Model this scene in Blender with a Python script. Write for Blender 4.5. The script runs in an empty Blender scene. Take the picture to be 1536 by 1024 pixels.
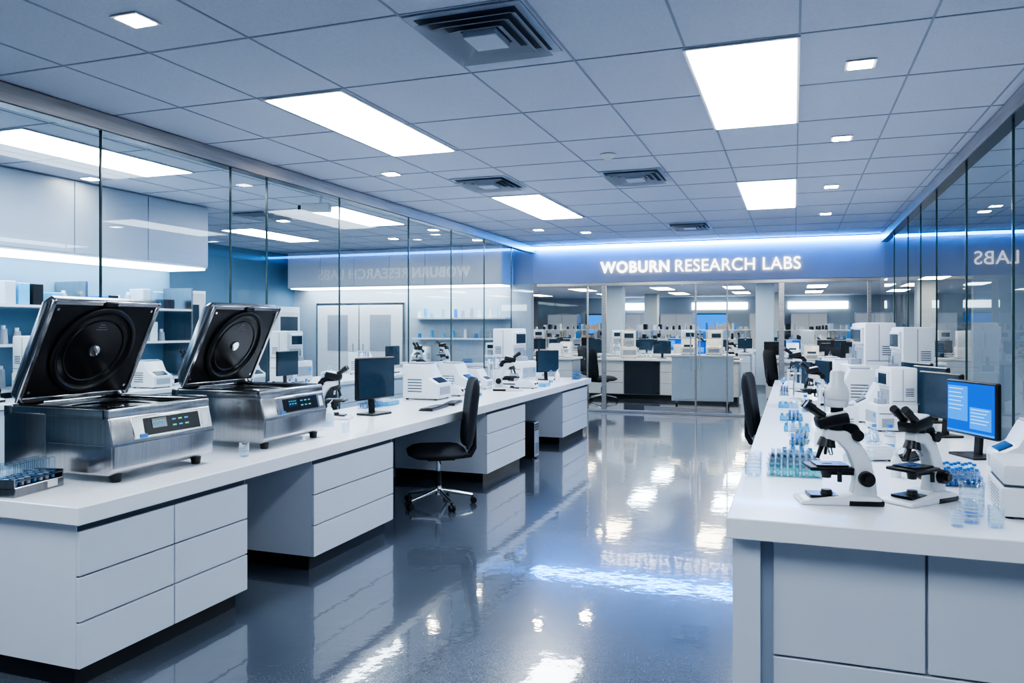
import bpy, bmesh, math, random
from mathutils import Matrix, Vector
random.seed(7)
S=bpy.context.scene
COL=S.collection
CZ=3.15   # ceiling height
BT=0.82   # bench top height
rad=math.radians

# ------------------------------------------------------------------ materials
def mat(name,col,rough=.5,metal=0,emis=None,es=0,noise=0,nscale=30,bump=0,bscale=60,coat=0,stretch=None,spec=.5):
    m=bpy.data.materials.new(name); m.use_nodes=True
    nt=m.node_tree; b=nt.nodes['Principled BSDF']
    b.inputs['Base Color'].default_value=(*col,1)
    b.inputs['Roughness'].default_value=rough
    b.inputs['Metallic'].default_value=metal
    b.inputs['Specular IOR Level'].default_value=spec
    b.inputs['Coat Weight'].default_value=coat
    b.inputs['Coat Roughness'].default_value=.05
    if emis:
        b.inputs['Emission Color'].default_value=(*emis,1)
        b.inputs['Emission Strength'].default_value=es
    tc=nt.nodes.new('ShaderNodeTexCoord'); mp=nt.nodes.new('ShaderNodeMapping')
    nt.links.new(tc.outputs['Object'],mp.inputs['Vector'])
    if stretch: mp.inputs['Scale'].default_value=stretch
    if noise:
        n=nt.nodes.new('ShaderNodeTexNoise'); n.inputs['Scale'].default_value=nscale; n.inputs['Detail'].default_value=4
        nt.links.new(mp.outputs[0],n.inputs['Vector'])
        r=nt.nodes.new('ShaderNodeValToRGB')
        r.color_ramp.elements[0].position=.3; r.color_ramp.elements[1].position=.7
        r.color_ramp.elements[0].color=(*[max(0,c*(1-noise)) for c in col],1)
        r.color_ramp.elements[1].color=(*[min(1,c*(1+noise)) for c in col],1)
        nt.links.new(n.outputs['Fac'],r.inputs[0]); nt.links.new(r.outputs[0],b.inputs['Base Color'])
    if bump:
        n2=nt.nodes.new('ShaderNodeTexNoise'); n2.inputs['Scale'].default_value=bscale; n2.inputs['Detail'].default_value=2
        nt.links.new(mp.outputs[0],n2.inputs['Vector'])
        bp=nt.nodes.new('ShaderNodeBump'); bp.inputs['Strength'].default_value=bump; bp.inputs['Distance'].default_value=.01
        nt.links.new(n2.outputs['Fac'],bp.inputs['Height']); nt.links.new(bp.outputs[0],b.inputs['Normal'])
    return m
def emit(name,col,st):
    m=bpy.data.materials.new(name); m.use_nodes=True; nt=m.node_tree; nt.nodes.clear()
    e=nt.nodes.new('ShaderNodeEmission'); o=nt.nodes.new('ShaderNodeOutputMaterial')
    e.inputs[0].default_value=(*col,1); e.inputs[1].default_value=st
    nt.links.new(e.outputs[0],o.inputs[0]); return m
def glass(name,tint,base=.05,amp=.75,pw=4,rough=.0,gcol=(.9,.95,1)):
    m=bpy.data.materials.new(name); m.use_nodes=True; nt=m.node_tree; nt.nodes.clear()
    t=nt.nodes.new('ShaderNodeBsdfTransparent'); t.inputs[0].default_value=(*tint,1)
    g=nt.nodes.new('ShaderNodeBsdfGlossy'); g.inputs['Roughness'].default_value=rough; g.inputs['Color'].default_value=(*gcol,1)
    lw=nt.nodes.new('ShaderNodeLayerWeight'); lw.inputs[0].default_value=.5
    p=nt.nodes.new('ShaderNodeMath'); p.operation='POWER'; p.inputs[1].default_value=pw
    a=nt.nodes.new('ShaderNodeMath'); a.operation='MULTIPLY_ADD'; a.inputs[1].default_value=amp; a.inputs[2].default_value=base
    mx=nt.nodes.new('ShaderNodeMixShader'); o=nt.nodes.new('ShaderNodeOutputMaterial')
    nt.links.new(lw.outputs['Facing'],p.inputs[0]); nt.links.new(p.outputs[0],a.inputs[0]); nt.links.new(a.outputs[0],mx.inputs[0])
    nt.links.new(t.outputs[0],mx.inputs[1]); nt.links.new(g.outputs[0],mx.inputs[2]); nt.links.new(mx.outputs[0],o.inputs[0])
    return m

M_top=mat('white_solid_surface',(.84,.87,.93),.25,noise=.01,nscale=8,coat=.15)
M_cab=mat('cabinet_laminate',(.66,.71,.80),.35,noise=.01,nscale=5)
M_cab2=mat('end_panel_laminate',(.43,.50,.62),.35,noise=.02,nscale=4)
M_gap=mat('cabinet_shadow_gap',(.07,.09,.13),.6,noise=.05)
M_kick=mat('black_toe_kick',(.012,.014,.02),.4,noise=.1)
M_tile=mat('ceiling_tile',(.62,.67,.80),.9,noise=.05,nscale=90,bump=.2,bscale=120)
M_grid=mat('ceiling_tbar',(.32,.37,.48),.5,noise=.03)
M_wall=mat('wall_paint',(.42,.49,.57),.6,noise=.03,nscale=3)
M_wallb=mat('wall_paint_blue',(.15,.28,.42),.6,noise=.04,nscale=3)
M_fascia=mat('fascia_paint',(.37,.42,.56),.45,noise=.02,nscale=3)
M_steel=mat('brushed_steel',(.50,.50,.51),.2,1,noise=.09,nscale=6,stretch=(14,14,.4))
M_steelm=mat('housing_brushed_steel',(.33,.33,.34),.24,1,noise=.09,nscale=6,stretch=(14,14,.4))
M_steeld=mat('dark_brushed_steel',(.17,.175,.19),.25,1,noise=.08,nscale=6,stretch=(14,14,.4))
M_rail=mat('stainless_rail',(.50,.47,.45),.28,1,noise=.14,nscale=5,stretch=(1,.4,8))
M_chrome=mat('chrome',(.8,.82,.85),.08,1,noise=.02)
M_black=mat('black_plastic',(.012,.013,.016),.35,noise=.1)
M_blackg=mat('black_gloss',(.007,.008,.010),.22,noise=.1)
M_fab=mat('black_upholstery',(.012,.014,.022),.6,noise=.3,nscale=200,bump=.15,bscale=250)
M_white=mat('white_instrument_plastic',(.72,.75,.80),.3,noise=.01,nscale=10)
M_whiteg=mat('grey_instrument_plastic',(.34,.38,.45),.4,noise=.02,nscale=10)
M_scr=emit('blue_screen',(.008,.12,.75),1.0)
M_scr2=emit('blue_screen_window',(.02,.28,.95),1.15)
M_scr3=emit('screen_text',(.3,.65,1.0),1.3)
M_scrd=mat('dark_screen',(.02,.03,.045),.12,noise=.1,emis=(.02,.08,.16),es=.2)
M_teal=mat('teal_liquid',(.12,.62,.62),.2,noise=.05,emis=(.1,.6,.6),es=.2)  # faint glow added to the liquid, which is no light source
M_blueL=mat('blue_cap_plastic',(.04,.22,.60),.3,noise=.05)
M_cyan=mat('cyan_tray_plastic',(.10,.42,.72),.3,noise=.05)
M_label=mat('paper_label',(.8,.82,.85),.6,noise=.03)
M_beige=mat('beige_box_card',(.55,.45,.34),.6,noise=.05)
M_lcd=emit('lcd_green',(.2,.8,.5),.7)
M_lcdb=emit('lcd_blue',(.06,.35,.9),.9)
M_glass=glass('clear_partition_glass',(.83,.90,.91),base=.032,amp=.36,pw=5)
M_gedge=mat('glass_edge',(.05,.09,.10),.15,noise=.1)
M_tube=glass('labware_glass',(.90,.95,.98),base=.08,amp=.6,pw=2,rough=.05)
M_panel=emit('light_panel_diffuser',(.88,.945,1.0),15)
M_panelw=emit('light_panel_diffuser_warm',(1.0,.82,.60),13)
M_down=emit('downlight_lens',(1.0,.90,.76),60)
M_led=emit('blue_led_strip',(.03,.32,1.0),50)
M_sign=emit('sign_face',(1.0,.98,.95),2.6)
M_under=emit('under_cabinet_light',(.88,.96,1.0),7)

def floor_mat():
    m=mat('epoxy_floor',(.10,.13,.18),.1,noise=.0); nt=m.node_tree; b=nt.nodes['Principled BSDF']
    tc=nt.nodes.new('ShaderNodeTexCoord')
    n=nt.nodes.new('ShaderNodeTexNoise'); n.inputs['Scale'].default_value=130; n.inputs['Detail'].default_value=3
    n3=nt.nodes.new('ShaderNodeTexNoise'); n3.inputs['Scale'].default_value=.7; n3.inputs['Detail'].default_value=3
    mm=nt.nodes.new('ShaderNodeMath'); mm.operation='MULTIPLY_ADD'; mm.inputs[1].default_value=.5
    r=nt.nodes.new('ShaderNodeValToRGB'); r.color_ramp.elements[0].position=.55; r.color_ramp.elements[1].position=1.0
    r.color_ramp.elements[0].color=(.045,.060,.088,1); r.color_ramp.elements[1].color=(.125,.15,.195,1)
    nt.links.new(tc.outputs['Object'],n.inputs[0]); nt.links.new(tc.outputs['Object'],n3.inputs[0])
    nt.links.new(n3.outputs['Fac'],mm.inputs[0]); nt.links.new(n.outputs['Fac'],mm.inputs[2]); nt.links.new(mm.outputs[0],r.inputs[0]); nt.links.new(r.outputs[0],b.inputs['Base Color'])
    n2=nt.nodes.new('ShaderNodeTexNoise'); n2.inputs['Scale'].default_value=8; n2.inputs['Detail'].default_value=3
    bp=nt.nodes.new('ShaderNodeBump'); bp.inputs['Strength'].default_value=.12; bp.inputs['Distance'].default_value=.008
    nt.links.new(tc.outputs['Object'],n2.inputs[0]); nt.links.new(n2.outputs['Fac'],bp.inputs['Height'])
    nt.links.new(bp.outputs[0],b.inputs['Normal']); nt.links.new(bp.outputs[0],b.inputs['Coat Normal'])
    b.inputs['Roughness'].default_value=.22; b.inputs['Coat Weight'].default_value=1; b.inputs['Coat Roughness'].default_value=.04
    b.inputs['Coat IOR'].default_value=1.65
    return m
M_floor=floor_mat()

# ------------------------------------------------------------------ mesh builder
class MB:
    def __init__(s): s.bm=bmesh.new(); s.mats=[]
    def mi(s,m):
        if m not in s.mats: s.mats.append(m)
        return s.mats.index(m)
    def merge(s,tb,m,M=None):
        if M is not None: tb.transform(M)
        i=s.mi(m)
        for f in tb.faces: f.material_index=i
        me=bpy.data.meshes.new('t'); tb.to_mesh(me); tb.free(); s.bm.from_mesh(me); bpy.data.meshes.remove(me)
    def box(s,c,d,m,bev=0,seg=1,rot=(0,0,0)):
        tb=bmesh.new(); bmesh.ops.create_cube(tb,size=1)
        bmesh.ops.scale(tb,vec=d,verts=tb.verts)
        if bev: bmesh.ops.bevel(tb,geom=tb.edges[:],offset=bev,segments=seg,affect='EDGES',profile=.5)
        R=Matrix.Rotation(rot[2],4,'Z')@Matrix.Rotation(rot[1],4,'Y')@Matrix.Rotation(rot[0],4,'X')
        s.merge(tb,m,Matrix.Translation(c)@R)
    def bx(s,x0,x1,y0,y1,z0,z1,m,bev=0,seg=1):
        s.box(((x0+x1)/2,(y0+y1)/2,(z0+z1)/2),(abs(x1-x0),abs(y1-y0),abs(z1-z0)),m,bev,seg)
    def cyl(s,p0,p1,r0,m,r1=None,seg=20,bev=0):
        p0=Vector(p0);p1=Vector(p1);d=p1-p0
        tb=bmesh.new(); bmesh.ops.create_cone(tb,cap_ends=True,segments=seg,radius1=r0,radius2=r0 if r1 is None else r1,depth=d.length)
        if bev: bmesh.ops.bevel(tb,geom=[e for e in tb.edges if len(e.link_faces)==2 and any(len(f.verts)>4 for f in e.link_faces)],offset=bev,segments=2,affect='EDGES')
        q=Vector((0,0,1)).rotation_difference(d.normalized()).to_matrix().to_4x4()
        s.merge(tb,m,Matrix.Translation((p0+p1)/2)@q)
    def prism(s,pts,y0,y1,m,bev=0,seg=2,M=None):
        tb=bmesh.new(); vs=[tb.verts.new((x,y0,z)) for x,z in pts]; f=tb.faces.new(vs)
        r=bmesh.ops.extrude_face_region(tb,geom=[f]); vv=[v for v in r['geom'] if isinstance(v,bmesh.types.BMVert)]
        bmesh.ops.translate(tb,vec=(0,y1-y0,0),verts=vv); bmesh.ops.recalc_face_normals(tb,faces=tb.faces)
        if bev: bmesh.ops.bevel(tb,geom=tb.edges[:],offset=bev,segments=seg,affect='EDGES',profile=.5)
        s.merge(tb,m,M)
    def lathe(s,prof,c,m,seg=24,M=None):
        tb=bmesh.new(); rings=[]
        for r,z in prof:
            rings.append([tb.verts.new((r*math.cos(2*math.pi*i/seg),r*math.sin(2*math.pi*i/seg),z)) for i in range(seg)])
        for a,b in zip(rings,rings[1:]):
            for i in range(seg):
                j=(i+1)%seg; tb.faces.new((a[i],a[j],b[j],b[i]))
        bmesh.ops.remove_doubles(tb,verts=tb.verts,dist=1e-5)
        T=Matrix.Translation(c)
        s.merge(tb,m,(M@T) if M is not None else T)
    def pad(s,w,h,t,m,M,curve=.05,n=10,power=5):
        tb=bmesh.new(); F=[];Bk=[]
        for i in range(n+1):
            fr=[];br=[]
            for j in range(n+1):
                u=-1+2*i/n; v=-1+2*j/n
                k=1/max(1e-6,(abs(u)**power+abs(v)**power)**(1/power)) * max(abs(u),abs(v)) if (u or v) else 1
                x=u*k*w/2; z=v*k*h/2; e=max(abs(u),abs(v)); th=t/2*(1-e**6*.85)
                cy=-curve*(x/(w/2))**2
                fr.append(tb.verts.new((x,cy-th,z))); br.append(tb.verts.new((x,cy+th,z)))
            F.append(fr);Bk.append(br)
        for i in range(n):
            for j in range(n):
                tb.faces.new((F[i][j],F[i+1][j],F[i+1][j+1],F[i][j+1])); tb.faces.new((Bk[i][j],Bk[i][j+1],Bk[i+1][j+1],Bk[i+1][j]))
        for i in range(n):
            tb.faces.new((F[i][0],Bk[i][0],Bk[i+1][0],F[i+1][0])); tb.faces.new((F[i][n],F[i+1][n],Bk[i+1][n],Bk[i][n]))
            tb.faces.new((F[0][i],F[0][i+1],Bk[0][i+1],Bk[0][i])); tb.faces.new((F[n][i],Bk[n][i],Bk[n][i+1],F[n][i+1]))
        bmesh.ops.recalc_face_normals(tb,faces=tb.faces)
        s.merge(tb,m,M)
    def mesh(s,name,ang=32):
        me=bpy.data.meshes.new(name); s.bm.to_mesh(me); s.bm.free()
        for m in s.mats: me.materials.append(m)
        me.polygons.foreach_set('use_smooth',[True]*len(me.polygons))
        me.set_sharp_from_angle(angle=rad(ang)); return me
def place(me,name,loc=(0,0,0),rz=0,sc=1,parent=None):
    o=bpy.data.objects.new(name,me); COL.objects.link(o); o.location=loc; o.rotation_euler=(0,0,rad(rz))
    o.scale=(sc,sc,sc) if not isinstance(sc,tuple) else sc
    if parent: o.parent=parent
    return o
def simple(name,fn,loc=(0,0,0),rz=0):
    b=MB(); fn(b); return place(b.mesh(name),name,loc,rz)

XL,XR,YB=-4.73,1.42,14.37
X0,X1,Y0,Y1=-10.2,6.2,-2.6,30.0
# ------------------------------------------------------------------ shell
simple('floor',lambda b:b.bx(X0-.2,X1+.2,Y0-.2,Y1+.2,-.15,0,M_floor))
simple('ceiling',lambda b:(b.bx(X0-.2,X1+.2,Y0-.2,YB+.16,CZ,CZ+.15,M_tile),b.bx(X0-.2,X1+.2,YB+.16,Y1+.2,2.72,2.85,M_tile)))
simple('wall_left',lambda b:b.bx(X0-.2,X0,Y0,Y1,0,CZ,M_wallb))
simple('wall_right',lambda b:b.bx(X1,X1+.2,Y0,Y1,0,CZ,M_wall))
simple('wall_rear',lambda b:b.bx(X0,X1,Y0-.2,Y0,0,CZ,M_wall))
simple('wall_far',lambda b:b.bx(X0,X1,Y1,Y1+.2,0,2.72,M_wall))
def gridf(b):
    xs=[1.3,.66,.03,-.57,-1.2,-1.85,-2.75,-3.43,-4.08]
    xs+=[XL-.6*i for i in range(1,9)]+[XR+.6*i for i in range(1,8)]
    ys=[-1.8,-1.0,-.1,.83,1.72,2.6,3.47,4.41,5.36,6.30,7.1,7.9,8.67,9.67,10.72,11.75,12.6,13.45]
    for x in xs: b.bx(x-.006,x+.006,Y0,YB-.05,CZ-.004,CZ,M_grid)
    for y in ys: b.bx(X0,X1,y-.006,y+.006,CZ-.0045,CZ,M_grid)
simple('ceiling_grid',gridf)

def partition(x,seams,flip):
    def f(b):
        for a,c in zip(seams,seams[1:]):
            tb=bmesh.new(); vs=[tb.verts.new(p) for p in ((x,a+.006,.06),(x,c-.006,.06),(x,c-.006,CZ-.1),(x,a+.006,CZ-.1))]; tb.faces.new(vs); b.merge(tb,M_glass)
        for a in seams[1:-1]: b.bx(x-.008,x+.008,a-.006,a+.006,.06,CZ-.1,M_gedge)
    return f
def rails(x):
    def f(b):
        b.bx(x-.05,x+.05,Y0,YB-.02,CZ-.135,CZ-.005,M_rail,.006)
        b.bx(x-.055,x+.055,Y0,YB-.02,CZ-.142,CZ-.132,M_steeld)
        b.bx(x-.03,x+.03,Y0,YB-.02,0,.09,M_rail,.004)
    return f
sl=[Y0,-.9,.9,2.6,4.33,5.72,6.23,7.5,9.15,10.5,11.8,13.1,YB-.02]
sr=[Y0,-1,.6,2.4,4.6,6.23,7.78,9.3,10.4,11.5,13,YB-.02]
simple('window_1',partition(XL,sl,0)); simple('trim_1',rails(XL))
simple('window_2',partition(XR,sr,0)); simple('trim_2',rails(XR))

# back fascia, glazing and doors
ZF=2.43
simple('wall_back',lambda b:(b.bx(X0,X1,YB,YB+.16,ZF,CZ,M_fascia),b.bx(X0,XL-.05,YB,YB+.16,0,ZF,M_wall),b.bx(XR+1.3,X1,YB,YB+.16,0,ZF,M_wall)))
simple('blue_led_cove_light',lambda b:(b.bx(XL+.06,XR-.06,YB-.06,YB-.001,CZ-.065,CZ-.025,M_led),b.bx(XL+.06,XR-.06,YB-.075,YB-.001,CZ-.02,CZ-.0046,M_fascia)))
xs=[XL+.06,-3.68,-3.36,-1.67,-1.12,-.2,1.2,XR-.05]
def backg(b):
    for a,c in zip(xs,xs[1:]):
        tb=bmesh.new(); vs=[tb.verts.new(p) for p in ((a+.004,YB+.08,.03),(c-.004,YB+.08,.03),(c-.004,YB+.08,ZF-.05),(a+.004,YB+.08,ZF-.05))]; tb.faces.new(vs); b.merge(tb,M_glass)
simple('window_3',backg)
def backf(b):
    b.bx(XL+.055,XR-.055,YB+.03,YB+.13,ZF-.06,ZF,M_rail,.004)
    b.bx(XL+.055,XR-.055,YB+.05,YB+.11,0,.05,M_rail,.004)
    for x,w in ((-3.68,.012),(-3.36,.04),(-1.12,.012),(-.2,.045),(1.2,.03),(-1.67,.016)):
        b.bx(x-w,x+w,YB+.05,YB+.11,.05,ZF-.06,M_rail,.003)
simple('trim_4',backf)
def handles(b):
    for x in (-1.75,-1.59):
        b.cyl((x,YB+.0,.8),(x,YB+.0,1.5),.013,M_chrome)
        for z in (.88,1.42): b.cyl((x,YB,z),(x,YB+.079,z),.008,M_chrome)
simple('door_1',lambda b:(handles(b),b.bx(-2.6,-1.69,YB+.055,YB+.075,.055,.14,M_rail),b.bx(-1.65,-1.14,YB+.055,YB+.075,.055,.14,M_rail)))

# sign
sg=bpy.data.objects.new('illuminated_wall_sign',None); COL.objects.link(sg); sg.location=(0,YB-.015,2.6)
def txt(s,name,x0,x1,h,off,sp=1):
    c=bpy.data.curves.new(name,'FONT'); c.body=s; c.extrude=.012; c.offset=off; c.size=.27; c.space_character=sp
    o=bpy.data.objects.new(name,c); COL.objects.link(o); c.materials.append(M_sign); o.parent=sg
    o.rotation_euler=(rad(90),0,0); bpy.context.view_layer.update()
    bb=[Vector(v) for v in o.bound_box]; mx=max(v.x for v in bb); mn=min(v.x for v in bb); mh=max(v.y for v in bb); ml=min(v.y for v in bb)
    sx=(x1-x0)/(mx-mn); sy=h/(mh-ml); o.scale=(sx,sy,1); o.location=(x0-mn*sx,0,-.0-ml*sy)
txt('WOBURN','lettering_bold',-3.41,-2.13,.215,.0085,1.14)
txt('RESEARCH LABS','lettering_light',-2.02,.11,.215,.0,1.05)

# ------------------------------------------------------------------ ceiling fixtures
def mk(fn,name,ang=32):
    b=MB(); fn(b); return b.mesh(name,ang)
def panel(mat_):
    return lambda b:(b.bx(-.31,.31,-.93,.93,-.012,-.0045,M_white),b.bx(-.29,.29,-.91,.91,-.016,-.012,mat_))
me_panel=mk(panel(M_panel),'ceiling_light_panel'); me_panelw=mk(panel(M_panelw),'ceiling_light_panel_warm')
for x in (-.275,-3.09):
    for y,s in ((.9,1),(5.36,1),(9.7,1.1)):
        place(me_panel,'ceiling_light_panel',(x,y,CZ),0,(1,s,1))
for x,y in ((-5.95,1.0),(-5.95,5.36),(-5.8,9.6),(-8.3,11.1),(-8.6,5.5),(3.6,6.0),(3.6,10.5),(3.6,1.2)):
    place(me_panel,'ceiling_light_panel',(x,y,CZ))
for x in (-8.5,-6,-3.6,-1.6,.6,3):
    for y in (16.3,19.8,23,26.5):
        place(me_panelw if (int(x*2)+int(y))%2 else me_panel,'ceiling_light_panel',(x,y,2.72),0,.85)
me_down=mk(lambda b:(b.bx(-.085,.085,-.085,.085,-.010,-.0046,M_white,.002),b.bx(-.065,.065,-.065,.065,-.013,-.010,M_down)),'square_downlight')
for x,y in ((-3.12,3.07),(-3.83,7.03),(-3.83,11.88),(-3.2,12.45),(.37,5.03),(.37,6.95),(.39,9.3),(.41,11.5),(.37,2.6),(-3.83,-.5),
            (-6.9,6.2),(-7.0,9.6),(-5.4,11.3),(-6.6,12.2),(-5.3,12.9),(3,8.2),(2.4,12)):
    place(me_down,'square_downlight',(x,y,CZ))
def diff(b):
    o=-.0046
    b.bx(-.31,.31,-.36,.36,o-.006,o,M_cab2)
    def ring(s0,s1,z0,z1,m,ky=1.16):
        tb=bmesh.new()
        A=[tb.verts.new((sx*s0,sy*s0*ky,z0)) for sx,sy in ((-1,-1),(1,-1),(1,1),(-1,1))]
        C=[tb.verts.new((sx*s1,sy*s1*ky,z1)) for sx,sy in ((-1,-1),(1,-1),(1,1),(-1,1))]
        for i in range(4): tb.faces.new((A[i],A[(i+1)%4],C[(i+1)%4],C[i]))
        r=bmesh.ops.solidify(tb,geom=tb.faces[:],thickness=.003)
        b.merge(tb,m)
    b.bx(-.27,.27,-.315,.315,o-.008,o-.006,M_gap)
    for s in (.275,.215,.155): ring(s,s-.050,o-.040,o-.010,M_cab)
    b.bx(-.092,.092,-.107,.107,o-.045,o-.008,M_cab2,.004)
me_diff=mk(diff,'air_diffuser')
for x,y in ((-1.53,3.85),(-3.09,7.85),(-1.53,8.0),(-1.5,12.2),(-6.9,9.0)): place(me_diff,'air_diffuser',(x,y,CZ))
simple('smoke_detector',lambda b:b.lathe([(0,-.045),(.035,-.045),(.05,-.03),(.07,-.012),(.07,-.0046),(0,-.0046)],(0,0,0),M_white),(-1.57,6.9,CZ))
def seccam(b):
    b.cyl((0,0,-.0046),(0,0,-.02),.05,M_white); b.cyl((0,0,-.02),(0,0,-.12),.015,M_white)
    b.box((0,-.05,-.16),(.11,.34,.10),M_white,.012); b.cyl((0,-.22,-.16),(0,-.26,-.16),.035,M_blackg)
simple('security_camera',seccam,(-5.2,7.84,CZ),-75)

# ------------------------------------------------------------------ benches
def drawers(b,x0,x1,y0,y1,face,cols,rows=3,z0=.10,z1=.74):
    t=.02
    cx0,cx1=x0,x1-t; fx0,fx1=x1-t,x1
    b.bx(cx0,cx1,y0,y1,z0,z1,M_cab)
    b.bx(cx0+.02,cx1+.002,y0+.006,y1-.006,z0+.005,z1-.001,M_gap)
    zt=z1-.035; g=.008; hh=(zt-z0)/rows; ww=(y1-y0)/cols
    for i in range(rows):
        for j in range(cols):
            b.bx(fx0,fx1,y0+j*ww+(g/2 if j else 0),y0+(j+1)*ww-(g/2 if j<cols-1 else 0),z0+i*hh+(g/2 if i else 0),z0+(i+1)*hh-g/2,M_cab,.002)
    b.bx(x0+.03,x1-.06,y0+.03,y1-.03,0,z0,M_kick)
def lbench(b):
    b.bx(-4.05,-2.9,2.54,11.62,BT-.08,BT,M_top,.004)
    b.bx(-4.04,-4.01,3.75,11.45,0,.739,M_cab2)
simple('lab_bench',lbench)
for y0,y1,c in ((2.58,3.70,2),(4.36,5.43,1),(7.42,8.62,1),(10.19,11.52,1)):
    simple('drawer_cabinet',lambda b:drawers(b,-4.0,-2.94,y0,y1,1,c))
def rbench(b):
    b.bx(-.26,1.32,3.31,12.1,BT-.085,BT,M_top,.004)
    for a,c in ((3.38,7.55),(8.85,11.95)): b.bx(-.24,-.13,a,c,0,.734,M_cab)
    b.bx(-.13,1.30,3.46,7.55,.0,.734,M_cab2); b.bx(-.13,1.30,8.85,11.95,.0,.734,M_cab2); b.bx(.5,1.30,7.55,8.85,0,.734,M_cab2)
    b.bx(-.08,.485,3.43,3.46,.24,.725,M_cab,.003); b.bx(.495,1.06,3.43,3.46,.24,.725,M_cab,.003); b.bx(1.07,1.29,3.43,3.46,.24,.725,M_cab,.003)
    b.bx(-.08,1.29,3.43,3.46,.02,.23,M_cab,.003)
simple('lab_bench',rbench)
def island(L,D=.8,h=.9):
    def f(b):
        b.bx(-L/2,L/2,-D/2,D/2,h-.05,h,M_top,.004)
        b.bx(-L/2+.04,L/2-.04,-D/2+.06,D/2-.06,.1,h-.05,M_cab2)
        n=max(1,int(L/.8))
        for i in range(n):
            w=(L-.1)/n; x=-L/2+.05+i*w
            if i%3==1: b.bx(x+.02,x+w-.02,-D/2+.05,-D/2+.06,.11,h-.06,M_kick); continue
            for k in range(3): b.bx(x+.004,x+w-.004,-D/2+.04,-D/2+.06,.11+k*.25,.11+(k+1)*.25-.01,M_cab,.002)
        b.bx(-L/2+.08,L/2-.08,-D/2+.12,D/2-.12,0,.1,M_kick)
    return f

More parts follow.
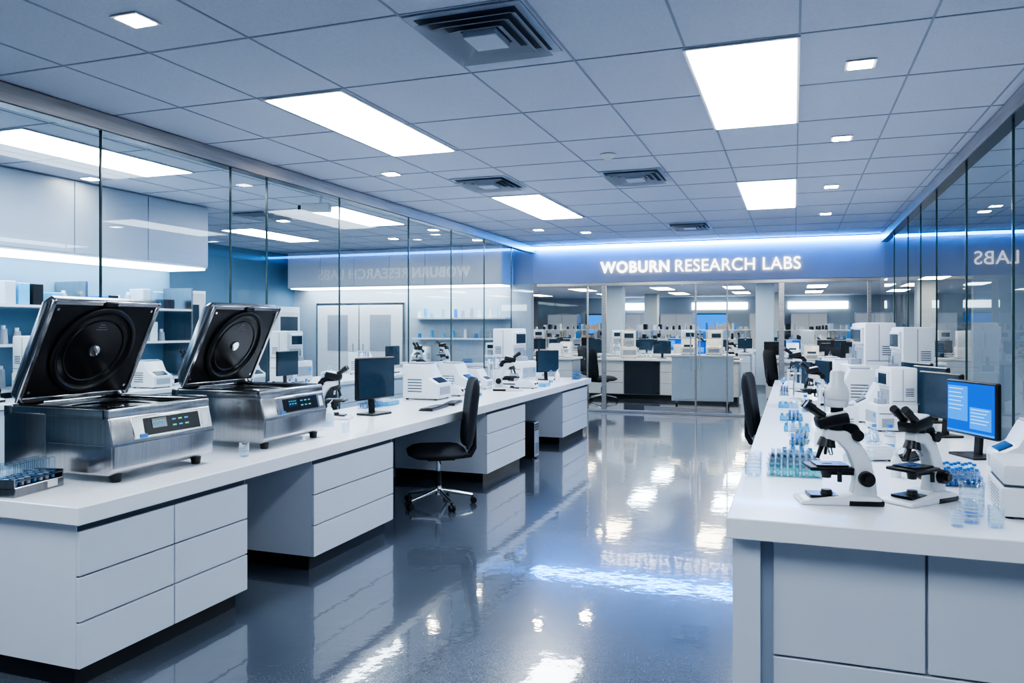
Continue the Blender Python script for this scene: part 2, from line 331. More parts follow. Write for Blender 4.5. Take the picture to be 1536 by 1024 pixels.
# ------------------------------------------------------------------ centrifuge (front = +X)
def centrifuge(b):
    W=.36
    for x in (-.06,-.66):
        for y in (-.28,.28): b.cyl((x,y,0),(x,y,.045),.024,M_black,.03,bev=.003)
    b.prism([(-.72,.04),(-.03,.04),(0,.065),(.004,.19),(-.03,.335),(-.72,.335)],-W+.004,W-.004,M_steel,.014,4)
    b.bx(-.74,-.44,-W,W,.045,.34,M_steelm,.012,2)
    b.bx(-.075,-.03,-W+.004,W-.004,.31,.372,M_steel,.01,2)
    b.bx(-.74,-.68,-W,W,.31,.372,M_steelm,.008,2)
    for sy in (-1,1): b.bx(-.72,-.05,sy*(W-.004),sy*(W-.05),.31,.372,M_steel,.01,2)
    b.bx(-.70,-.06,-W+.045,W-.045,.325,.342,M_black)
    b.lathe([(.20,.342),(.215,.352),(.245,.352),(.26,.342)],(-.38,0,0),M_steeld,40)
    b.lathe([(.0,.3435),(.2,.3435)],(-.38,0,0),M_blackg,40)
    b.lathe([(0,.352),(.05,.350),(.06,.343)],(-.38,0,0),M_chrome,24)
    for sy in (-1,1):
        b.bx(-.70,-.07,sy*(W-.018),sy*(W-.03),.371,.376,M_black)
    b.bx(-.43,.0045,-W+.0035,W-.0035,.188,.191,M_gap)
    a=math.atan2(.034,.145)
    def on(yc,zc,wy,hz,th,m,off=0,bev=0):
        x=.004-(zc-.19)*.034/.145+off
        b.box((x,yc,zc),(th,wy,hz),m,bev,1,(0,-a,0))
    on(.06,.262,.56,.115,.008,M_steel,0,.003)
    on(.05,.262,.40,.09,.006,M_blackg,.003,.002)
    on(-.045,.275,.10,.05,.003,M_scrd,.0065)
    for i in range(4): on(-.08+.022*i,.285,.012,.004,.002,M_lcd,.0085)
    for i in range(3): on(-.075+.03*i,.268,.018,.008,.002,M_lcdb,.0085)
    for i in range(3):
        for k in range(2): on(.06+.045*i,.252+.03*k,.026,.008,.002,M_lcdb if (i+k)%2 else M_lcd,.0065)
    on(.29,.262,.04,.07,.003,M_label,.005)
    on(-.16,.22,.05,.02,.003,M_blueL,.005)
    H=Matrix.Translation((-.66,0,.385))@Matrix.Rotation(rad(-64),4,'Y')
    def L(fn):
        t=MB(); fn(t); me=t.mesh('x')
        tb=bmesh.new(); tb.from_mesh(me); tb.transform(H)
        mp=[b.mi(m) for m in t.mats]
        for f in tb.faces: f.material_index=mp[f.material_index]
        me2=bpy.data.meshes.new('y'); tb.to_mesh(me2); tb.free(); b.bm.from_mesh(me2)
        bpy.data.meshes.remove(me2); bpy.data.meshes.remove(me)
    def lid(t):
        tb=bmesh.new()
        def rect(x0,x1,y,z,c):
            P=[(x0+c,-y),(x1-c,-y),(x1,-y+c),(x1,y-c),(x1-c,y),(x0+c,y),(x0,y-c),(x0,-y+c)]
            return [tb.verts.new((p[0],p[1],z)) for p in P]
        R=[rect(.0,.60,W+.005,0,.03),rect(.0,.60,W+.005,.035,.03),rect(.03,.57,W-.03,.085,.03)]
        for A,C in zip(R,R[1:]):
            for i in range(8): tb.faces.new((A[i],A[(i+1)%8],C[(i+1)%8],C[i]))
        tb.faces.new(R[-1]); tb.faces.new(R[0][::-1]); bmesh.ops.recalc_face_normals(tb,faces=tb.faces)
        t.merge(tb,M_steelm)
        for c,d in (((.015,0,-.006),(.03,2*W,.02)),((.585,0,-.006),(.03,2*W,.02)),((.3,W-.012,-.006),(.6,.03,.02)),((.3,-W+.012,-.006),(.6,.03,.02))):
            t.box(c,d,M_steel,.005,1)
        t.bx(.03,.57,-W+.027,W-.027,-.008,.0,M_black,.003)
        t.lathe([(.262,-.008),(.262,-.022),(.252,-.030),(.236,-.030),(.228,-.018),(.215,-.014)],(.3,0,0),M_black,64)
        t.lathe([(.215,-.014),(.0,-.0145)],(.3,0,0),M_blackg,64)
        t.lathe([(.19,-.0146),(.186,-.020),(.178,-.0146)],(.3,0,0),M_black,64)
        t.lathe([(.034,-.0146),(.032,-.024),(0,-.026)],(.3,0,0),M_chrome,24)
        for k in range(3): t.box((.43+.014*k,0,-.0155),(.003,.07-.02*k,.002),M_whiteg)
        for sy in (-1,1):
            t.cyl((.545,sy*.31,-.007),(.545,sy*.31,-.012),.008,M_chrome); t.cyl((.06,sy*.31,-.007),(.06,sy*.31,-.012),.008,M_chrome)
        t.box((.585,0,-.02),(.03,.08,.02),M_black,.004)
    L(lid)
    for sy in (-1,1):
        b.cyl((-.665,sy*.2,.385),(-.665,sy*.32,.385),.02,M_steeld)
me_cent=mk(centrifuge,'centrifuge',40)
place(me_cent,'centrifuge',(-3.15,3.31,BT)); place(me_cent,'centrifuge',(-3.13,4.45,BT),0,(1,.97,1))

# ------------------------------------------------------------------ office chair (faces -Y, back at +Y)
def chair(b):
    for i in range(5):
        a=2*math.pi*i/5+.3; c,s=math.cos(a),math.sin(a)
        b.cyl((c*.03,s*.03,.13),(c*.31,s*.31,.075),.022,M_chrome,.014,seg=12)
        b.cyl((c*.31,s*.31,.08),(c*.31,s*.31,.05),.01,M_black,seg=8)
        for k in (-1,1):
            ox,oy=-s*.016*k,c*.016*k
            b.cyl((c*.32+ox-s*.009*k,s*.32+oy+c*.009*k,.028),(c*.32+ox+s*.009*k,s*.32+oy-c*.009*k,.028),.028,M_black,seg=16)
    b.cyl((0,0,.09),(0,0,.17),.035,M_chrome,.03); b.cyl((0,0,.15),(0,0,.42),.018,M_chrome); b.cyl((0,0,.17),(0,0,.30),.027,M_black)
    b.box((0,.02,.43),(.2,.26,.05),M_black,.012)
    b.cyl((.1,0,.42),(.3,0,.41),.006,M_chrome,seg=8)
    b.pad(.50,.52,.11,M_fab,Matrix.Translation((0,-.02,.49))@Matrix.Rotation(rad(-90),4,'X'),-.02)
    b.prism([(.10,.40),(.30,.42),(.345,.50),(.345,.80),(.325,.80),(.318,.53),(.27,.455),(.10,.44)],-.04,.04,M_black,.005,1,Matrix.Rotation(rad(90),4,'Z'))
    b.pad(.48,.64,.085,M_fab,Matrix.Translation((0,.31,.82))@Matrix.Rotation(rad(-7),4,'X'),.05,12,7)
me_chair=mk(chair,'office_chair',60)
place(me_chair,'office_chair',(-3.02,6.42,0),-60)
place(me_chair,'office_chair',(-.12,8.2,0),84)

# ------------------------------------------------------------------ microscope (arm +X, stage -X)
def microscope(cam):
    def f(b):
        b.prism([(-.20,.0),(.17,.0),(.18,.02),(.17,.045),(.05,.05),(-.18,.022),(-.2,.015)],-.095,.095,M_white,.008,2)
        b.bx(-.15,.02,-.06,.06,.028,.042,M_blackg,.003)
        b.bx(.02,.186,-.098,.098,0,.028,M_blackg,.006)
        b.cyl((-.06,0,.04),(-.06,0,.062),.03,M_black,.024)
        b.prism([(.05,.04),(.17,.04),(.165,.12),(.135,.22),(.085,.31),(.03,.355),(-.07,.365),(-.075,.315),(-.01,.30),(.035,.25),(.065,.17),(.065,.10)],-.038,.038,M_white,.010,3)
        b.prism([(.01,.355),(.07,.33),(.10,.35),(.08,.385),(.02,.40)],-.03,.03,M_black,.006,1)
        b.bx(-.155,.05,-.085,.085,.165,.182,M_black,.004); b.bx(-.12,.03,-.06,.07,.182,.19,M_blackg,.002)
        b.cyl((-.06,0,.165),(-.06,0,.12),.03,M_black,.022); b.bx(-.05,.08,-.02,.02,.135,.165,M_black,.004)
        b.cyl((-.02,-.085,.165),(-.02,-.085,.115),.011,M_black)
        b.bx(-.085,-.035,-.012,.012,.19,.193,M_tube)
        b.cyl((-.055,0,.318),(-.062,0,.275),.034,M_black,.046)
        for a,l,m in ((0,.075,M_black),(1.9,.06,M_chrome),(4.2,.05,M_chrome)):
            dx,dy=math.cos(a+math.pi)*.022,math.sin(a)*.03
            b.cyl((-.062+dx*.7,dy*.7,.29),(-.066+dx*1.7,dy*1.7,.29-l),.0135,m,.009,seg=14)
        b.cyl((-.02,0,.36),(-.02,0,.39),.045,M_black); b.box((-.035,0,.405),(.15,.11,.06),M_black,.014,2,(0,rad(-12),0)); b.box((-.025,0,.43),(.11,.09,.03),M_white,.010,2,(0,rad(-12),0))
        for sy in (-.032,.032):
            b.cyl((-.08,sy,.425),(-.135,sy,.465),.02,M_black,.019); b.cyl((-.13,sy,.461),(-.165,sy,.487),.0235,M_black,.021)
        for s in (-1,1):
            b.cyl((.115,s*.038,.125),(.115,s*.075,.125),.038,M_black,.036,bev=.003); b.cyl((.115,s*.075,.125),(.115,s*.092,.125),.020,M_black)
            b.cyl((.075,s*.03,.335),(.075,s*.055,.335),.028,M_black)
        if cam:
            b.cyl((-.01,0,.44),(-.01,0,.475),.03,M_black); b.cyl((-.01,0,.47),(-.01,0,.51),.05,M_white,.055,bev=.004)
            b.lathe([(.055,.51),(.056,.545),(.045,.575),(.034,.59),(.032,.64),(.026,.65),(0,.652)],(-.01,0,0),M_white,28)
    return f
me_mic=mk(microscope(False),'microscope',40); me_micc=mk(microscope(True),'microscope_camera',40)
place(me_micc,'microscope',(.19,3.78,BT),12,.9); place(me_mic,'microscope',(.53,3.92,BT),48,.86)

# ------------------------------------------------------------------ monitor (front -Y)
def monitor(lit):
    def f(b):
        b.box((0,.02,.008),(.24,.17,.016),M_black,.005); b.box((0,.05,.09),(.06,.025,.16),M_black,.006,1,(rad(-4),0,0))
        b.box((0,.012,.29),(.46,.035,.33),M_black,.008); b.box((0,.04,.28),(.26,.04,.18),M_black,.012)
        b.bx(-.215,.215,-.0075,-.005,.14,.44,M_scr if lit else M_scrd)
        if lit:
            b.bx(-.205,-.02,-.0085,-.0075,.21,.42,M_scr2); b.bx(0,.19,-.0085,-.0075,.17,.30,M_scr2)
            for k in range(5): b.bx(.01,.17-.02*(k%3),-.0095,-.0085,.285-.02*k,.29-.02*k,M_scr3)
            for k in range(6): b.bx(-.195,-.06-.02*(k%2),-.0095,-.0085,.40-.025*k,.405-.025*k,M_scr3)
            b.bx(-.215,.215,-.0085,-.0075,.14,.152,M_scr2)
    return f
me_mon=mk(monitor(True),'monitor_lit'); me_mond=mk(monitor(False),'monitor_dark')
def keyboard(b):
    b.prism([(-.07,0),(.07,0),(.07,.022),(-.07,.01)],-.22,.22,M_black,.002,1)
    for i in range(5):
        for j in range(15): b.box((-.055+.026*i,-.2+.0285*j,.0185+.0022*(i)),(.02,.023,.006),M_blackg)
me_key=mk(keyboard,'keyboard')
def analyzer(b):
    b.bx(-.20,.20,-.2,.24,.015,.30,M_white,.015,2); b.bx(-.19,.19,-.05,.24,.28,.72,M_white,.018,2)
    b.bx(-.15,.15,-.075,-.04,.50,.68,M_white,.01); b.bx(-.12,.12,-.08,-.074,.53,.65,M_scrd)
    b.bx(-.14,.14,-.052,-.048,.31,.47,M_whiteg); b.bx(-.06,.06,-.15,-.05,.30,.36,M_whiteg,.005)
    b.cyl((-.05,-.1,.36),(-.05,-.1,.44),.012,M_chrome); b.cyl((.05,-.1,.36),(.05,-.1,.44),.012,M_chrome)
    b.bx(-.17,.17,-.204,-.199,.09,.22,M_whiteg); b.bx(.09,.15,-.207,-.204,.16,.2,M_lcdb)
    for s in (-1,1):
        b.bx(s*.193,s*.189,-.03,.22,.34,.346,M_gap); b.bx(s*.193,s*.189,.08,.084,.34,.7,M_gap); b.bx(s*.203,s*.199,-.18,.22,.2,.206,M_gap)
        for k in range(5): b.bx(s*.193,s*.189,.11,.2,.4+.02*k,.408+.02*k,M_gap)
        b.bx(s*.204,s*.199,-.15,-.02,.05,.15,M_whiteg)
    for x in (-.16,.16):
        for y in (-.16,.2): b.cyl((x,y,0),(x,y,.018),.02,M_black)
me_ana=mk(analyzer,'analyzer')
def boxinst(b):
    b.prism([(-.20,.012),(.2,.012),(.2,.36),(-.02,.36),(-.09,.22),(-.2,.16)],-.17,.17,M_white,.012,2,Matrix.Rotation(rad(90),4,'Z'))
    b.box((0,-.145,.197),(.20,.09,.006),M_scrd,0,1,(rad(28),0,0))
    b.bx(-.12,.12,-.203,-.199,.05,.13,M_whiteg); b.bx(-.13,.13,-.02,.16,.36,.375,M_whiteg,.004)
    for k in range(5):
        b.bx(.169,.172,-.02,.14,.08+.03*k,.09+.03*k,M_gap); b.bx(-.172,-.169,-.02,.14,.08+.03*k,.09+.03*k,M_gap)
    for x in (-.14,.14):
        for y in (-.16,.16): b.cyl((x,y,0),(x,y,.014),.016,M_black)
me_box=mk(boxinst,'box_inst')
def reader(b):
    b.bx(-.30,.30,-.22,.22,.012,.15,M_white,.012,2); b.bx(-.29,.29,-.21,.21,.158,.26,M_white,.02,2); b.bx(-.285,.285,-.2,.2,.148,.16,M_gap)
    for k in range(6): b.bx(-.302,-.299,-.15,.10,.035+.017*k,.043+.017*k,M_whiteg)
    for k in range(7): b.bx(-.2,.0,-.222,-.219,.035+.015*k,.042+.015*k,M_whiteg)
    b.bx(.1,.2,-.223,-.219,.08,.12,M_scrd)
    for x in (-.26,.26):
        for y in (-.18,.18): b.cyl((x,y,0),(x,y,.014),.018,M_black)
me_rd=mk(reader,'plate_reader')
def rack(liq,nx=8,ny=3,h=.085):
    def f(b):
        w=nx*.03+.02; d=ny*.03+.015
        for z in (.0,.045): b.bx(-w/2,w/2,-d/2,d/2,z,z+.005,M_tube)
        for sx in (-1,1): b.bx(sx*w/2,sx*(w/2-.005),-d/2,d/2,0,.06,M_tube)
        for i in range(nx):
            for j in range(ny):
                x=(i-(nx-1)/2)*.03; y=(j-(ny-1)/2)*.03
                b.cyl((x,y,.006),(x,y,h),.0095,M_tube,seg=12)
                if (i*5+j*3)%4: b.cyl((x,y,.008),(x,y,.03+.012*((i*3+j)%3)),.0085,liq,seg=10)
                if liq is M_blueL and (i+j)%2: b.cyl((x,y,h),(x,y,h+.014),.0105,M_blueL,seg=10)
    return f
me_rt=mk(rack(M_teal),'rack_teal'); me_rb=mk(rack(M_blueL),'rack_blue')
def steelrack(b):
    b.bx(-.17,.17,-.09,.09,0,.05,M_steelm,.004); b.bx(-.165,.165,-.085,.085,.075,.082,M_steeld)
    for sx in (-1,1): b.bx(sx*.17,sx*.162,-.085,.085,.0,.09,M_steelm)
    for i in range(7):
        for j in range(3):
            x=-.13+i*.043; y=-.05+j*.05; b.cyl((x,y,.051),(x,y,.16),.016,M_tube,seg=14)
            b.cyl((x,y,.052),(x,y,.085),.0145,M_blueL if (i+j)%3==0 else M_cab2,seg=12)
    for s in (-1,1): b.bx(.05,.12,s*.092,s*.089,.01,.045,M_label)
me_rs=mk(steelrack,'rack_steel')
def bottle(b):
    b.lathe([(0,0),(.036,0),(.038,.01),(.038,.10),(.03,.125),(.016,.135),(.016,.15)],(0,0,0),M_tube,20)
    b.lathe([(0,.003),(.034,.003),(.034,.05),(0,.05)],(0,0,0),M_cyan,20); b.cyl((0,0,.148),(0,0,.172),.018,M_blueL)
    b.lathe([(.0385,.035),(.0385,.085)],(0,0,0),M_label,20)
me_bot=mk(bottle,'bottle')
def wbottle(b):
    b.lathe([(0,0),(.03,0),(.032,.01),(.032,.11),(.02,.13),(.012,.14)],(0,0,0),M_white,20); b.cyl((0,0,.135),(0,0,.165),.014,M_white); b.cyl((0,0,.165),(.03,0,.195),.004,M_white,seg=8)
me_wb=mk(wbottle,'wash_bottle')
def beaker(b):
    b.lathe([(0,.002),(.034,.002),(.036,.01),(.036,.10),(.039,.105),(.036,.104),(.0335,.10),(.0335,.008),(0,.008)],(0,0,0),M_tube,24)
    for k in range(4): b.lathe([(.0365,.03+.016*k),(.0365,.032+.016*k)],(0,0,0),M_label,24)
me_bk=mk(beaker,'beaker')
def pstand(b):
    b.cyl((0,0,0),(0,0,.015),.09,M_white); b.cyl((0,0,.01),(0,0,.33),.01,M_chrome); b.cyl((0,0,.30),(0,0,.315),.085,M_white)
    for i in range(5):
        a=i*2*math.pi/5; x,y=.075*math.cos(a),.075*math.sin(a)
        b.cyl((x,y,.22),(x,y,.36),.012,M_white if i%2 else M_whiteg,.015,seg=12); b.cyl((x,y,.10),(x,y,.22),.004,M_white,.009,seg=10); b.cyl((x,y,.36),(x,y,.38),.009,M_blueL,seg=10)
me_ps=mk(pstand,'pipette_stand')
def tray(b):
    b.bx(-.12,.12,-.09,.09,0,.006,M_cyan)
    for s in (-1,1): b.bx(s*.12,s*.114,-.09,.09,0,.04,M_cyan); b.bx(-.12,.12,s*.09,s*.084,0,.04,M_cyan)
    for i in range(5):
        for j in range(3): b.cyl((-.085+.042*i,-.05+.05*j,.006),(-.085+.042*i,-.05+.05*j,.055),.012,M_white if (i+j)%2 else M_label,seg=10)
me_tr=mk(tray,'tray')
def heater(b):
    b.prism([(-.13,.01),(.13,.01),(.13,.09),(-.09,.09),(-.13,.05)],-.09,.09,M_white,.008,2,Matrix.Rotation(rad(90),4,'Z'))
    b.bx(-.08,.08,-.06,.11,.09,.098,M_white,.002); b.cyl((-.04,-.115,.06),(-.04,-.135,.055),.014,M_black); b.cyl((.04,-.115,.06),(.04,-.135,.055),.014,M_black)
    for x in (-.07,.07):
        for y in (-.1,.1): b.cyl((x,y,0),(x,y,.012),.012,M_black)
    b.lathe([(0,.099),(.05,.099),(.055,.11),(.02,.19),(.018,.23)],(0,.02,0),M_tube,20)
me_ht=mk(heater,'hotplate')

NM={'mic':(me_mic,'microscope'),'micc':(me_micc,'microscope'),'mon':(me_mon,'computer_monitor'),'mond':(me_mond,'computer_monitor'),
'ana':(me_ana,'tower_analyzer'),'box':(me_box,'benchtop_analyzer'),'rd':(me_rd,'plate_reader'),'rt':(me_rt,'test_tube_rack'),'rb':(me_rb,'test_tube_rack'),
'bot':(me_bot,'reagent_bottle'),'wb':(me_wb,'wash_bottle'),'bk':(me_bk,'beaker'),'ps':(me_ps,'pipette_stand'),'tr':(me_tr,'sample_tray'),'ht':(me_ht,'hotplate_flask'),'key':(me_key,'keyboard'),'rs':(me_rs,'test_tube_rack')}
def put(k,x,y,rz=0,sc=1,z=BT):
    return place(NM[k][0],NM[k][1],(x,y,z),rz,sc)

# left bench equipment
put('rs',-3.44,2.72,100,.9)
put('bk',-3.1,3.87,0,.8); put('bk',-3.1,5.0,0,.8)
put('ps',-3.75,5.35,0,.95); put('mic',-3.7,5.72,200,.9); put('bk',-3.4,5.25); put('wb',-3.5,5.4); put('bk',-3.45,5.1,0,1.1)
put('mond',-3.5,6.15,80,1.12); put('key',-3.22,6.75,5)
put('tr',-3.85,6.95,90); put('key',-3.25,7.25,12,.9); put('rb',-3.85,6.65,80)
put('box',-3.75,7.7,90,1.05); put('ht',-3.65,8.15,90,1.1); put('wb',-3.3,8.0); put('bk',-3.25,7.75,0,1.2); put('bot',-3.35,8.2)
put('box',-3.8,8.65,90,.95); put('mic',-3.3,9.0,200,.95); put('box',-3.75,9.2,90,.7); put('ps',-3.7,9.6); put('ht',-3.2,9.45,90)
put('ana',-3.58,10.1,80,1.05); put('tr',-3.12,9.8,90); put('mond',-3.4,11.0,60,.95); put('ana',-3.85,10.65,80,.7); put('bot',-3.2,10.5); put('wb',-3.15,10.65); put('rb',-3.05,11.3,90); put('box',-3.7,11.4,90,.5)
# right bench equipment
put('rd',1.06,3.83,-4,.85)
put('rt',-.0,4.36,4,1.05); put('rt',-.0,4.52,4,1.05); put('rt',-.0,4.68,4,1.05); put('bk',-.2,4.28,0,1.2)
put('bk',.66,3.54,0,.9); put('bk',.69,3.68,0,1.3); put('bk',.60,3.46,0,.65); put('bk',.74,3.5,0,.8); put('rb',.74,4.36,10,.9); put('rb',.76,4.52,10,.9); put('bot',.98,4.28,0,.8)
put('mon',1.0,5.35,-66,1.0); put('mond',.98,6.3,-64,1.0); put('mond',1.05,7.2,-66); put('mond',1.05,8.0,-66); put('mond',1.05,10.9,-66)
put('box',1.14,4.72,-90,.8)
put('key',.68,5.2,150,.85); put('ana',.68,6.55,-76,.66); put('ht',.42,5.05,-70,.9); put('box',.3,6.15,-80,.6); put('wb',.3,5.5); put('bk',.45,5.4)
put('tr',.02,5.0,90); put('rb',.02,5.3,90,.9); put('bot',.2,5.25,0,.7); put('wb',.15,5.5,0,.8); put('rt',.05,5.65,86,.9); put('bk',.0,5.9); put('tr',.02,6.3,90); put('rb',.0,6.7,90); put('tr',-.02,7.0,90)
put('bk',.28,4.55,0,.9); put('bk',.36,4.62,0,1.1); put('wb',.5,4.5,0,.8); put('bot',.58,5.55,0,.9); put('bot',.5,5.68,0,.8); put('bk',.78,5.7)
put('box',.65,7.1,-90,.9); put('ps',.25,7.2,10,.8); put('bk',.0,7.45); put('ht',.6,7.8,-90,1.1); put('bot',.1,7.7,0,.9); put('tr',-.05,8.1,90)
put('ana',1.08,9.2,-80,1.08); put('mic',.2,8.4,10,.85); put('box',.55,8.6,-90,1.0); put('ana',.78,9.95,-80,1.15); put('mond',.3,9.3,-70,.9); put('ps',.0,9.0,0,.9); put('box',1.05,10.4,-90,1.1); put('mond',.1,10.0,-60,.8); put('box',.5,10.75,-90); put('ht',.0,10.5,-90); put('rb',-.1,9.5,90)
put('ana',.85,11.6,-80,1.15); put('box',.4,11.5,-90); put('mic',.05,11.1,10); put('tr',-.08,11.8,90)

def pct(b):
    b.bx(-.22,.22,-.09,.09,.012,.44,M_black,.008); b.bx(.218,.226,-.085,.085,.02,.435,M_whiteg,.003)
    for k in range(3): b.bx(.225,.229,-.07,.07,.34+.03*k,.36+.03*k,M_black)
    b.cyl((.225,0,.27),(.231,0,.27),.012,M_lcdb)
    for k in range(6): b.bx(.225,.228,-.06,.06,.06+.022*k,.07+.022*k,M_gap)
    for x in (-.18,.18):
        for y in (-.07,.07): b.cyl((x,y,0),(x,y,.014),.014,M_black)
simple('pc_tower',pct,(-3.18,9.1,0))

# ------------------------------------------------------------------ left side room
def upcab(b):
    b.bx(-7.75,-7.15,2.2,8.2,2.35,CZ-.006,M_cab2)
    for i in range(6): b.bx(-7.15,-7.13,2.2+i+.006,3.2+i-.006,2.38,CZ-.02,M_cab2,.002)
    b.bx(-7.72,-7.14,2.25,8.15,2.325,2.35,M_under)
simple('upper_cabinet_run',upcab)
simple('wall_partition',lambda b:b.bx(-7.9,-7.76,2.2,8.2,0,CZ-.006,M_wallb))
def shelves(b):
    for y in (2.3,3.7,5.1,6.5,8.1): b.bx(-7.75,-7.3,y-.015,y+.015,0,2.1,M_steel)
    for z in (.5,.95,1.4,1.8):
        b.bx(-7.75,-7.3,2.3,8.1,z,z+.025,M_white)
        y=2.45
        while y<8.0:
            if abs((y-2.3)%1.4)>.12 and random.random()<.85:
                k=random.choice([0,1,2]); h=random.uniform(.1,.24); m=random.choice([M_white,M_blueL,M_whiteg,M_cyan,M_tube,M_black,M_cab2])
                if k==0: b.cyl((-7.5,y,z+.025),(-7.5,y,z+.025+h),.045,m,.035,seg=12); b.cyl((-7.5,y,z+.025+h),(-7.5,y,z+.06+h),.02,M_white,seg=8)
                else: b.bx(-7.6,-7.38,y-.06,y+.06,z+.025,z+.025+h,m,.006)
            y+=random.uniform(.14,.24)
simple('storage_shelving',shelves)
def lsb(b):
    b.bx(-7.25,-6.7,4,8.0,.85,.9,M_top,.004); b.bx(-7.2,-6.74,4.05,7.95,.1,.85,M_cab); b.bx(-7.15,-6.85,4.1,7.9,0,.1,M_kick)
    for i in range(5): b.bx(-6.74,-6.72,4.06+i*.78,4.06+(i+1)*.78-.01,.12,.84,M_cab,.002)
simple('side_counter',lsb)
for i,(k,y) in enumerate((('box',4.5),('mic',5.1),('ana',5.7),('rb',6.1),('micc',6.5),('box',7.1),('bot',7.4),('mic',7.7))): put(k,-6.98,y,90,.85,.9)
o=simple('lab_island',island(5.6,.9),(-5.9,9.6,0),90)
ks=['mic','box','mond','ana','rb','ht','ps','box','mond','bot','mic','ht']
for i,k in enumerate(ks): put(k,-5.75-.25*(i%2),7.1+i*.44,90,.9,.9)
def nback(b):
    b.bx(-9.9,-5.15,YB-.62,YB-.001,2.4,CZ-.006,M_cab)
    for i in range(6): b.bx(-9.9+i*.79+.004,-9.9+(i+1)*.79-.004,YB-.64,YB-.62,2.42,CZ-.02,M_cab,.002)
    b.bx(-9.85,-5.2,YB-.6,YB-.05,2.38,2.4,M_under)
simple('upper_cabinet_run',nback)
def ncount(b):
    b.bx(-7.3,-5.15,YB-.7,YB-.001,.85,.9,M_top,.004); b.bx(-7.28,-5.17,YB-.66,YB-.001,.1,.85,M_cab); b.bx(-7.2,-5.2,YB-.6,YB-.05,0,.1,M_kick)
    for z in (1.35,1.75): b.bx(-7.2,-5.2,YB-.3,YB-.001,z,z+.03,M_white)
    for z in (1.38,1.78):
        x=-7.1
        while x<-5.3:
            m=random.choice([M_white,M_blueL,M_tube,M_whiteg,M_cyan]); h=random.uniform(.08,.2); b.cyl((x,YB-.15,z),(x,YB-.15,z+h),.04,m,.03,seg=10); x+=random.uniform(.12,.3)
simple('niche_counter',ncount)
for i,k in enumerate(['box','mic','rb','ana']): put(k,-6.95+i*.5,YB-.4,0,.85 if k!='ana' else .55,.9)
def dbl(b):
    b.bx(-9.6,-7.5,YB-.05,YB-.001,0,2.1,M_steel)
    for x in (-9.55,-8.53):
        b.bx(x,x+.99,YB-.08,YB-.05,.01,2.05,M_white,.004); b.bx(x+.25,x+.74,YB-.085,YB-.08,1.1,1.85,M_whiteg); b.bx(x+.1,x+.9,YB-.084,YB-.08,.1,.35,M_steel)
    for x in (-8.66,-8.42): b.cyl((x,YB-.12,.95),(x,YB-.12,1.25),.012,M_chrome); b.cyl((x,YB-.12,1.0),(x,YB-.08,1.0),.007,M_chrome); b.cyl((x,YB-.12,1.2),(x,YB-.08,1.2),.007,M_chrome)
simple('door_2',dbl)
def sdoors(b):
    b.bx(X0+.001,X0+.05,8.6,11.6,0,2.25,M_steel)
    for i in range(3): b.bx(X0+.05,X0+.07,8.65+i*.98,8.65+i*.98+.95,.02,2.2,M_white,.004); b.bx(X0+.07,X0+.075,8.8+i*.98,8.65+i*.98+.8,1.1,2.0,M_scrd)
simple('door_3',sdoors)
def fridge(b):
    b.bx(-.38,.38,-.35,.35,.05,2.0,M_white,.012,2); b.bx(-.36,.36,-.37,-.35,.08,1.9,M_cab,.006); b.bx(-.28,.28,-.376,-.37,.5,1.8,M_scrd); b.cyl((.31,-.41,.8),(.31,-.41,1.4),.012,M_chrome)
    for z in (.82,1.38): b.cyl((.31,-.41,z),(.31,-.37,z),.008,M_chrome)
    for x in (-.3,.3):
        for y in (-.28,.28): b.cyl((x,y,0),(x,y,.06),.03,M_black)
me_fr=mk(fridge,'fr')
for y in (12.2,13.1): place(me_fr,'lab_refrigerator',(X0+.42,y,0),90)

# ------------------------------------------------------------------ back room
me_i1=mk(island(3.4),'is1')
rk=['mond','box','mon','ana','mic','mond','rb','box','ht','mond','ps','ana','ht']
n=0
for y in (17.6,20.0,22.4,25.0):
    for x in (-6.4,-2.75 if y!=20 else -3.2,1.1,4.35):
        if x>4 and y<19: continue
        place(me_i1,'lab_island',(x if x<4 else 4.35,y,0),0,(1 if x<4 else .8,1,1))
        for i in range(9):
            if x>4 and i in (0,8): continue
            k=rk[n%len(rk)]; n+=1
            put(k,x-1.5+i*.375 if x<4 else x-1.15+(i-1)*.37,y+(.16 if i%2 else -.14),random.choice([0,0,180,20]),.85,.9)
def hutch(b):
    for x in (-1.5,0,1.5): b.bx(x-.015,x+.015,-.13,.13,0,.62,M_steel)
    for z in (.34,.6):
        b.bx(-1.52,1.52,-.15,.15,z,z+.02,M_white)
        x=-1.4
        while x<1.4:
            m=random.choice([M_white,M_blueL,M_beige,M_whiteg,M_cab2,M_black,M_black,M_beige]); h=random.uniform(.08,.2)
            if abs(x)>.07: (b.cyl((x,0,z+.02),(x,0,z+.02+h),.04,m,.03,seg=10) if random.random()<.5 else b.bx(x-.05,x+.05,-.1,.1,z+.02,z+.02+h,m,.004))
            x+=random.uniform(.12,.26)
me_hu=mk(hutch,'hutch')
for x,y in ((-6.4,22.4),(-2.75,22.4),(1.1,22.4),(-2.75,25.0),(1.1,25.0),(-6.4,25.0)): place(me_hu,'reagent_shelf',(x,y,.9))
def cart(b):
    b.bx(-.6,.6,-.3,.3,.12,1.0,M_white,.01); b.bx(-.64,.64,-.34,.34,1.0,1.04,M_top,.005)
    for i in range(2): b.bx(-.58+i*.59,-.02+i*.59,-.315,-.3,.16,.96,M_cab,.003)
    for x in (-.5,.5):
        for y in (-.22,.22): b.cyl((x-.02,y,.045),(x+.02,y,.045),.045,M_black); b.box((x,y,.095),(.05,.05,.06),M_steel)
simple('equipment_cart',cart,(-1.75,16.2,0),8)
for x in (-2.0,-1.5): put('box',x,16.2,0,.9,1.04)
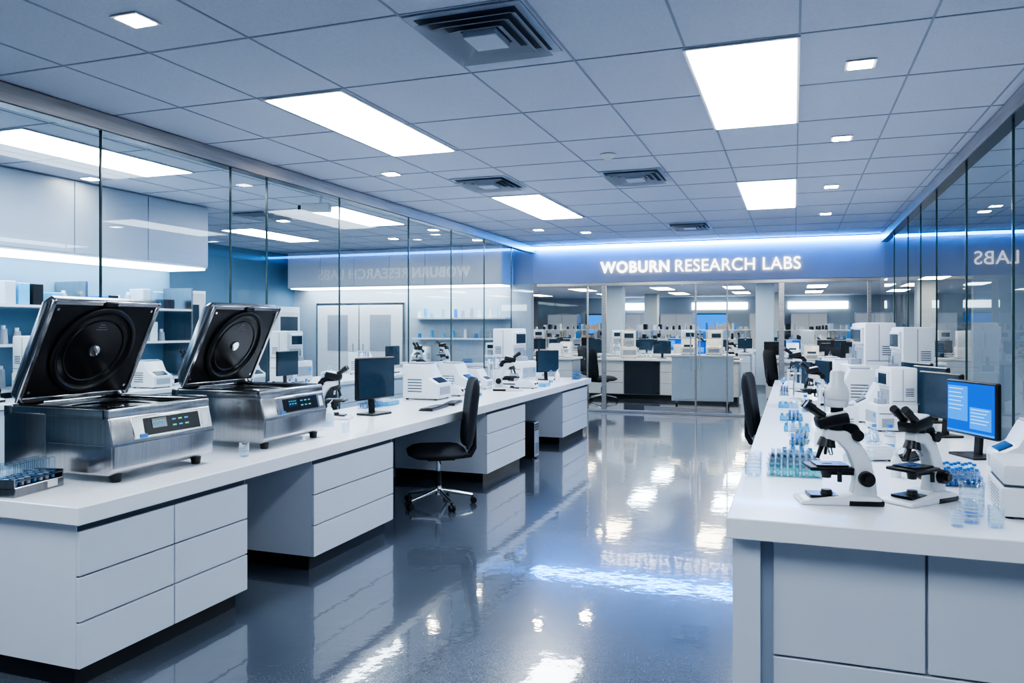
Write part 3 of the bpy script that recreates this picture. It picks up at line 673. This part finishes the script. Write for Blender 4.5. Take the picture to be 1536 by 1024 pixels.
for x,y in ((-3.9,16.6),(-.2,16.5),(-4.6,18.6),(.9,18.9),(2.2,16.6)): place(me_chair,'office_chair',(x,y,0),random.uniform(0,360))
def colm(b): b.bx(-.22,.22,-.22,.22,0,2.72,M_wall,.01); b.bx(-.24,.24,-.24,.24,0,.12,M_steel,.004)
me_col=mk(colm,'column')
for x,y in ((-4.6,21.2),(-.7,21.2),(3.0,21.2),(-4.6,27),(-.6,27),(-8.6,21.2),(3.6,16)): place(me_col,'structural_column',(x,y,0))
def wscreen(b): b.bx(-.7,.7,-.05,0,-.4,.4,M_black,.008); b.bx(-.66,.66,-.054,-.05,-.36,.36,M_scr2)
me_ws=mk(wscreen,'ws')
for x in (-3,-7): place(me_ws,'wall_display',(x,Y1,1.7))
def wlb(b):
    for x in (-6,-2.6,.8): b.bx(x-1.0,x+1.0,Y1-.03,Y1-.001,2.25,2.5,M_under)
simple('wall_light_band',wlb)
def tallc(b):
    b.bx(-.6,.6,-.3,.3,0,2.1,M_cab2,.006)
    for i in (-1,1): b.bx(i*.3-.29,i*.3+.29,-.32,-.3,.06,2.06,M_cab,.003); b.cyl((i*.04,-.34,1.0),(i*.04,-.34,1.2),.008,M_chrome)
me_tc=mk(tallc,'tc')
for x in (-8.5,-5.4,-4.1,-.9,.5,2.6,4.5): place(me_tc,'storage_cabinet',(x,Y1-.31,0))

# ------------------------------------------------------------------ right side room
simple('side_counter',island(6,.7),(3.4,8.5,0),-90)
for i,k in enumerate(['box','mond','ana','mic','box','mond','ps','micc','ana','box']): put(k,3.4,5.9+i*.58,-90,1,.9)
for y in (5,6.3,7.6,10.5,12.0): place(me_tc,'storage_cabinet',(X1-.31,y,0),-90)

# ------------------------------------------------------------------ world, camera, colour
w=bpy.data.worlds.new('World'); S.world=w; w.use_nodes=True
bg=w.node_tree.nodes['Background']; bg.inputs[0].default_value=(.35,.55,1,1); bg.inputs[1].default_value=.2
cd=bpy.data.cameras.new('Camera'); cam=bpy.data.objects.new('Camera',cd); COL.objects.link(cam)
cam.location=(0,0,1.6); cam.rotation_euler=(rad(90),0,rad(19.8)); cd.sensor_width=36; cd.lens=1174*36/1536; cd.shift_y=-22/1536
cd.clip_start=.05
S.camera=cam
S.view_settings.view_transform='AgX'
S.view_settings.look='AgX - High Contrast'
S.view_settings.exposure=0.32
